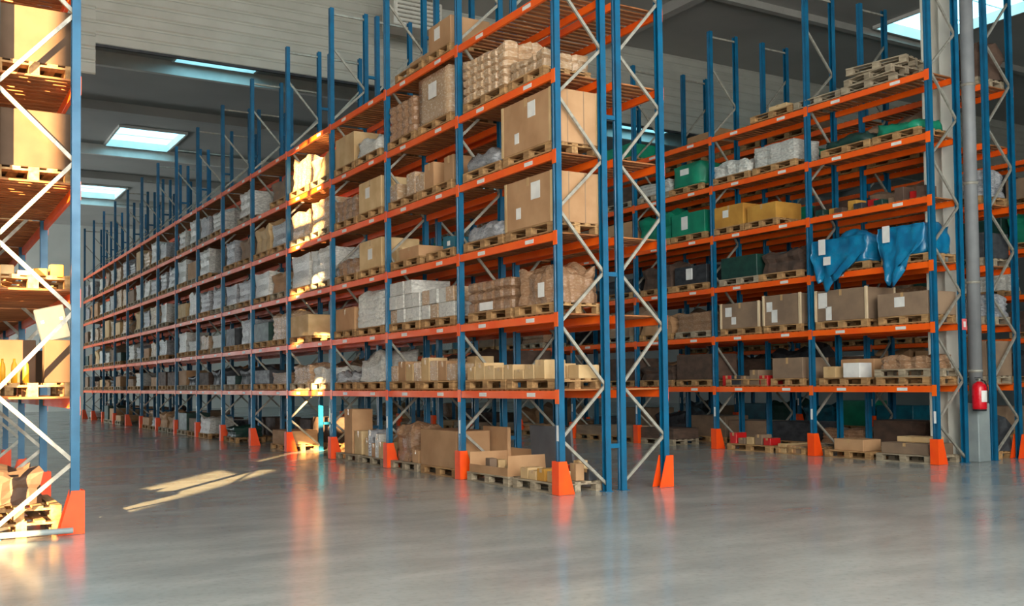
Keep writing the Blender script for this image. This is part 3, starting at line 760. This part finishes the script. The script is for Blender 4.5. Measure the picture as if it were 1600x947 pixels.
x, y, z = P_('C', 4, 15.10, 16.02); carton(x, y, z, .74, .84, .34, 'yellow-brown carton without label, fourth shelf of right-hand rack', 'carton_yellow')
# colourful parts on fourth shelf first bay
for j in range(11):
    yy = 11.70 + j * .235
    carton(15.66 + .12 * (j % 2), yy, base('C', 4), .3, .2, random.uniform(.10, .26), 'small coloured parts bin, %s from near end, fourth shelf of right-hand rack' % ORD[j + 1], ['dark_brown', 'red_paint', 'dark_brown', 'carton_dull', 'dark_green', 'red_paint', 'dark_steel', 'carton_yellow', 'dark_brown', 'carton_yellow', 'dark_green'][j], 'coloured bins on fourth shelf', name='parts_bin', tape=False)
# third shelf second and third bay: dark goods
for j, (a, b_, k, h) in enumerate(((14.5, 15.6, 'dark_brown', .42), (15.7, 16.8, 'dark_green', .46), (17.3, 18.4, 'dark_steel', .42), (18.5, 19.6, 'dark_brown', .5))):
    generic('C', 3, a, b_, h, k)
o = carton(15.42, 17.85, base('C', 3) + PH + .1, .02, .22, .26, 'crumpled white paper stuck to a dark load on third shelf of right-hand rack', 'white_sticker', name='paper_sheet', tape=False)
# first shelf
x, y, z = P_('C', 1, 11.56, 12.70); pallet(x, y, z, 'second pallet stacked at the end of first shelf, right-hand rack', True, 'pallet_grey'); load(x, y, z + PH, .74, 1.05, .22, 'low brown wrapped load over stacked pallets, first shelf end of right-hand rack', 'film_clear_brown', (2, 3, 2), .04, .02, top=.4)
x, y, z = P_('C', 1, 12.9, 14.06); carton(x - .16, 13.32, z, .34, .40, .28, 'white little carton pair on first shelf of right-hand rack', 'white_sticker', tape=False); carton(x - .16, 13.86, z, .34, .30, .22, 'tan little carton by the second post, first shelf of right-hand rack', 'carton_pale'); carton(x + .2, 13.5, z, .3, .8, .36, 'brown carton behind the two little ones, first shelf of right-hand rack', 'carton')
x, y, z = P_('C', 1, 14.46, 15.36); carton(x, y, z, .76, .82, .42, 'brown carton past second post, first shelf of right-hand rack', 'carton_dull')
x, y, z = P_('C', 1, 15.5, 16.7); small_row('C', 1, 15.46, 16.86, 5, .2, .36, ['dark_steel', 'carton_dull', 'red_paint'], 'small dark box', pal=False, cols=1, grp='dark boxes on the first shelf')
# floor
x, y, z = P_('C', 0, 11.56, 12.74, 'pallet_grey'); carton(x, y, z, .7, 1.0, .20, 'flat grey-brown carton on end floor pallet of right-hand rack', 'carton_dull'); carton(x + .1, y, z + .204, .4, .7, .10, 'thin pale carton on the flat one, end floor pallet of right-hand rack', 'carton_pale')
x, y, z = P_('C', 0, 12.86, 13.96, 'pallet_wood'); carton(x - .1, y, z, .5, .7, .22, 'small carton on the second floor pallet of right-hand rack', 'carton')
x, y, z = P_('C', 0, 14.46, 15.26, 'pallet_wood'); small_row('C', 0, 14.5, 15.24, 3, .14, .26, ['carton_pale', 'carton', 'carton_dull'], 'small carton', pal=False, cols=1); 
x, y, z = P_('C', 0, 15.4, 16.7, 'pallet_wood')
for j in range(5): carton(x - .2, 15.55 + j * .25, z, .3, .2, random.uniform(.12, .24), 'small mixed box, %s from near end, third floor pallet of right-hand rack' % ORD[j + 1], random.choice(['carton', 'carton_pale', 'carton_dull', 'red_paint']), 'mixed boxes on a floor pallet')
tag(ob('tank', lumpy('tank', .5, 1.1, .55, 'plastic_teal', (2, 3, 2), .01, 0, .2, 3, 0, 4), None, (17.35, 12.3, .02)), 'dark blue tank on the floor behind the end pallets of right-hand rack', 'tank')

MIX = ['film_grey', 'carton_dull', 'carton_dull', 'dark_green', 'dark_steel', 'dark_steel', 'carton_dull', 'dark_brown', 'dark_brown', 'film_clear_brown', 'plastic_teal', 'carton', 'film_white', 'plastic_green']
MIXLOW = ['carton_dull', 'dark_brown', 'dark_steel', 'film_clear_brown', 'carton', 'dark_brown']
for b in range(2, 10):
    for lvl in (6, 5, 4, 3, 2, 1, 0):
        for j, (a, c) in enumerate(slots('C', b)):
            if b == 2 and lvl in (5, 4, 3) and j == 0: continue
            if b == 2 and lvl == 3: continue
            if b == 2 and lvl == 6: continue
            if lvl == 6 and random.random() < .55: continue
            if random.random() < .15: continue
            if b == 2 and lvl == 4: generic('C', 4, a, c, .6, 'plastic_green'); continue
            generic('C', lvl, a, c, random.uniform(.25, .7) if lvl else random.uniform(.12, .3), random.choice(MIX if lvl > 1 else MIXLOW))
# row D, B, E
for b in range(0, 10):
    for lvl in (0, 1, 2, 3, 4, 5, 6):
        for (a, c) in slots('D', b):
            if random.random() < (.12 if lvl < 6 else .7): continue
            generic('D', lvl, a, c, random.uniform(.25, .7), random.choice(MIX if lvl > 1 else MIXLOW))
for b in range(1, 15):
    for lvl in (0, 1, 2, 3, 4, 5):
        for (a, c) in slots('B', b):
            if b < 3 and (lvl == 0 or random.random() < .6): continue
            if random.random() < .15: continue
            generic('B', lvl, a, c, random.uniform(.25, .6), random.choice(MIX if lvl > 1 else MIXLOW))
for b in range(0, 6):
    for lvl in (0, 1, 2, 3, 4, 5):
        for (a, c) in slots('E', b):
            if random.random() < .15: continue
            generic('E', lvl, a, c, random.uniform(.5, .75), random.choice(MIX))

# ============ row Z (left foreground)
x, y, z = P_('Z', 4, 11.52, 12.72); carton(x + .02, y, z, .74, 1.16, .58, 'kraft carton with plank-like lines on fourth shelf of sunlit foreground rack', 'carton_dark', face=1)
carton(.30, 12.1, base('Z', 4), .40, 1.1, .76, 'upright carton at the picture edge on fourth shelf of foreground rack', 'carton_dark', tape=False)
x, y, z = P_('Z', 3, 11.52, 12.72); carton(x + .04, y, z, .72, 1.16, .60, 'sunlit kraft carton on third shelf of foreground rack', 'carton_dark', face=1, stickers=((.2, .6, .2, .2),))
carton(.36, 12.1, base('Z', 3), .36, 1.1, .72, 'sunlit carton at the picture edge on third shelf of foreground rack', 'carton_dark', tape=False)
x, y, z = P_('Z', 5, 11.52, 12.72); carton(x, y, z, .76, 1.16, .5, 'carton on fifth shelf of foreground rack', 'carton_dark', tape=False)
x, y, z = P_('Z', 2, 11.52, 12.72)
for j in range(4):
    carton(x - .24 + .16 * j, 11.68 + .02 * j, z, .13, .2, (.10, .05, .08, .13)[j], 'little tan box, %s from picture edge, on second shelf pallet of foreground rack' % ORD[j + 1], random.choice(['carton_yellow', 'carton_pale']), 'little boxes on the second shelf')
x, y, z = P_('Z', 1, 11.52, 12.72)
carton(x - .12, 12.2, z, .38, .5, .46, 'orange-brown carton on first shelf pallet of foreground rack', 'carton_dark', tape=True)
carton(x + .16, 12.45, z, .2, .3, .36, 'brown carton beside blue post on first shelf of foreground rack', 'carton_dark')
o = tag(ob('grey_case', bevel_box(-.15, .15, -.04, .04, 0, .36, 'case_grey', .01), None, (1.40, 11.86, z + .46), (0, math.radians(-14), 0)), 'tilted grey plastic case leaning by the blue post of foreground rack', 'case')
ob('latch', boxes('latch', [(.08, .11, -.048, -.04, .2, .23)], 'white_sticker'), o); ob('latch', boxes('latch', [(-.11, -.08, -.048, -.04, .2, .23)], 'white_sticker'), o)
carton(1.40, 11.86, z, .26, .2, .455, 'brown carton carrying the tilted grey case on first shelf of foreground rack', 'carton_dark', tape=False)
for j in range(3):
    tag(ob('yellow_bottle', lathe('yellow_bottle', [(.03, 0), (.03, .15), (.026, .19), (.012, .22), (.012, .25)], 'plastic_yellow', 12), None, (.86 + .11 * j, 11.62, z)), 'yellow bottle, %s from picture edge, on first shelf pallet of foreground rack' % ORD[j + 1], 'bottle', 'yellow bottles')
x, y, z = P_('Z', 0, 11.54, 12.74, 'pallet_grey', dx=-.1)
pallet(x - .02, y + .02, z, 'second pallet stacked on the floor under foreground rack', True, 'pallet_grey', .03)
load(x - .08, y + .1, z + PH, .60, .96, .34, 'brown bundle on stacked floor pallets under foreground rack', 'dark_brown', (2, 3, 2), .06, .02, top=.4, name='wrapped_bundle', cat='bundle')
tag(ob('floor_rail', tube('floor_rail', [(.30, 11.20, .06), (.75, 11.20, .06), (1.48, 11.20, .06)], .03, 'post_grey', 10), None), 'pale grey rail on the floor along the end of foreground rack', 'rail')
for b in range(1, 7):
    for lvl in (0, 1, 2, 3, 4, 5):
        for (a, c) in slots('Z', b):
            if random.random() < .3 or lvl == 2 and b == 1 or lvl == 0: continue
            generic('Z', lvl, a, c, random.uniform(.3, .6), random.choice(PAL_HI))

# what remains past the counted individuals
if STUFF_PALLETS:
    vs, fs = [], []
    for (px_, py_, pz_, sy_) in STUFF_PALLETS:
        for (a, b_, c, d, e, f) in PB['pallet_wood', 'list']:
            add_box(vs, fs, px_ + a, px_ + b_, py_ + c * sy_, py_ + d * sy_, pz_ + e, pz_ + f)
    o = tag(ob('distant_pallets', mesh_of('distant_pallets', vs, fs, 'pallet_wood')), 'remaining wooden pallets deep inside the rear racks', 'pallets'); o['kind'] = 'stuff'
vs_all = {}
for kind, lst in FAR.items():
    vs, fs = [], []
    for me, l, s in lst:
        b = len(vs)
        for v in me.vertices: vs.append((v.co.x * s[0] + l[0], v.co.y * s[1] + l[1], v.co.z * s[2] + l[2]))
        for p in me.polygons: fs.append(tuple(b + i for i in p.vertices))
    o = tag(ob('distant_goods', mesh_of('distant_goods', vs, fs, kind)), 'remaining %ss deep inside the rear racks' % DESC[kind][0], 'goods'); o['kind'] = 'stuff'

# ------------------------------------------------------------------ column, pipe, extinguisher, heater
hc = boxes('steel_column', [(-.2, .2, -.2, -.18, 0, ZR), (-.2, .2, .18, .2, 0, ZR), (-.008, .008, -.18, .18, 0, ZR)], 'column_paint')
o = tag(ob('steel_column', hc, None, (16.60, 12.10, 0)), 'pale painted steel column standing between the right-hand racks', 'column')
ob('base_plate', boxes('base_plate', [(-.26, .26, -.26, .26, 0, .02)], 'column_paint'), o)
pp = empty('drain_pipe', (16.58, 11.46, 0), 'grey vertical pipe at the end of right-hand rack carrying the extinguisher', 'pipe')
ob('pipe', lathe('pipe', [(.115, 1.0), (.115, ZR)], 'pipe_grey', 24), pp)
ob('guard_post', bevel_box(-.17, .17, -.15, .15, 0, 1.05, 'post_grey', .015), pp)
clamp = lathe('clamp', [(.125, 0), (.125, .05)], 'galvanised', 24)
for z in (1.6, 3.2, 5.0, 6.8, 8.6): ob('clamp', clamp, pp, (0, 0, z))
ext = empty('fire_extinguisher', (16.28, 11.19, .92), 'red fire extinguisher hung on the grey pipe at the rack end', 'extinguisher')
ob('cylinder', lathe('cylinder', [(.10, .03), (.11, .05), (.11, .42), (.095, .47), (.05, .505), (.03, .52)], 'extinguisher_red', 24), ext)
ob('base_ring', lathe('base_ring', [(.10, 0), (.105, .03)], 'black_rubber', 24), ext)
ob('valve', lathe('valve', [(.025, .52), (.025, .57), (.012, .58)], 'galvanised', 12), ext)
ob('lever', boxes('lever', [(-.10, .03, -.012, .012, .575, .59), (-.09, .02, -.012, .012, .545, .556)], 'black_rubber'), ext)
ob('hose', tube('hose', [(.02, -.02, .55), (.09, -.04, .52), (.135, -.05, .42), (.14, -.05, .28), (.13, -.05, .15)], .012, 'black_rubber'), ext)
ext.scale = (1.1, 1.1, 1.0)
# instruction label wrapped on the front of the cylinder
vs, fs = [], []
for i in range(9):
    a = math.radians(-120 + 80 * i / 8 - 10)
    for zz in (.16, .36):
        for rr in (.1115, .1135): vs.append((rr * math.cos(a), rr * math.sin(a), zz))
for i in range(8):
    k = i * 4
    fs += [(k+1, k+5, k+7, k+3), (k, k+2, k+6, k+4), (k, k+4, k+5, k+1), (k+2, k+3, k+7, k+6)]
fs += [(0, 1, 3, 2), (32, 34, 35, 33)]
q = ob('instruction_label', mesh_of('instruction_label', vs, fs, 'white_sticker'), ext); q['label'] = 'white instruction label'
ob('bracket', boxes('bracket', [(.02, .24, .09, .13, .30, .34)], 'dark_steel'), ext)
sg = tag(ob('sign', boxes('sign', [(-.065, .065, -.004, .004, 0, .20)], 'sign_pink'), None, (16.19, 11.385, 2.36)), 'small faded red extinguisher sign above the extinguisher', 'sign')
ob('symbol', boxes('symbol', [(-.03, .03, -.006, -.004, .05, .15)], 'white_sticker'), sg)

ht = empty('unit_heater', (11.4, 24.0, 10.75), 'pale grey air heater hanging under the roof above central rack', 'heater')
ob('casing', bevel_box(-.7, .7, -.4, .4, 0, .75, 'column_paint', .03), ht)
lv = boxes('louver', [(-.6, .6, -.45, -.40, 0, .03)], 'galvanised')
for k in range(6): ob('louver', lv, ht, (0, 0, .08 + k * .11))
ob('flue', lathe('flue', [(.12, .75), (.12, 1.5)], 'galvanised', 16), ht)
for a in (-.6, .6): ob('hanger', boxes('hanger', [(a - .015, a + .015, -.015, .015, .75, 1.5)], 'galvanised'), ht)
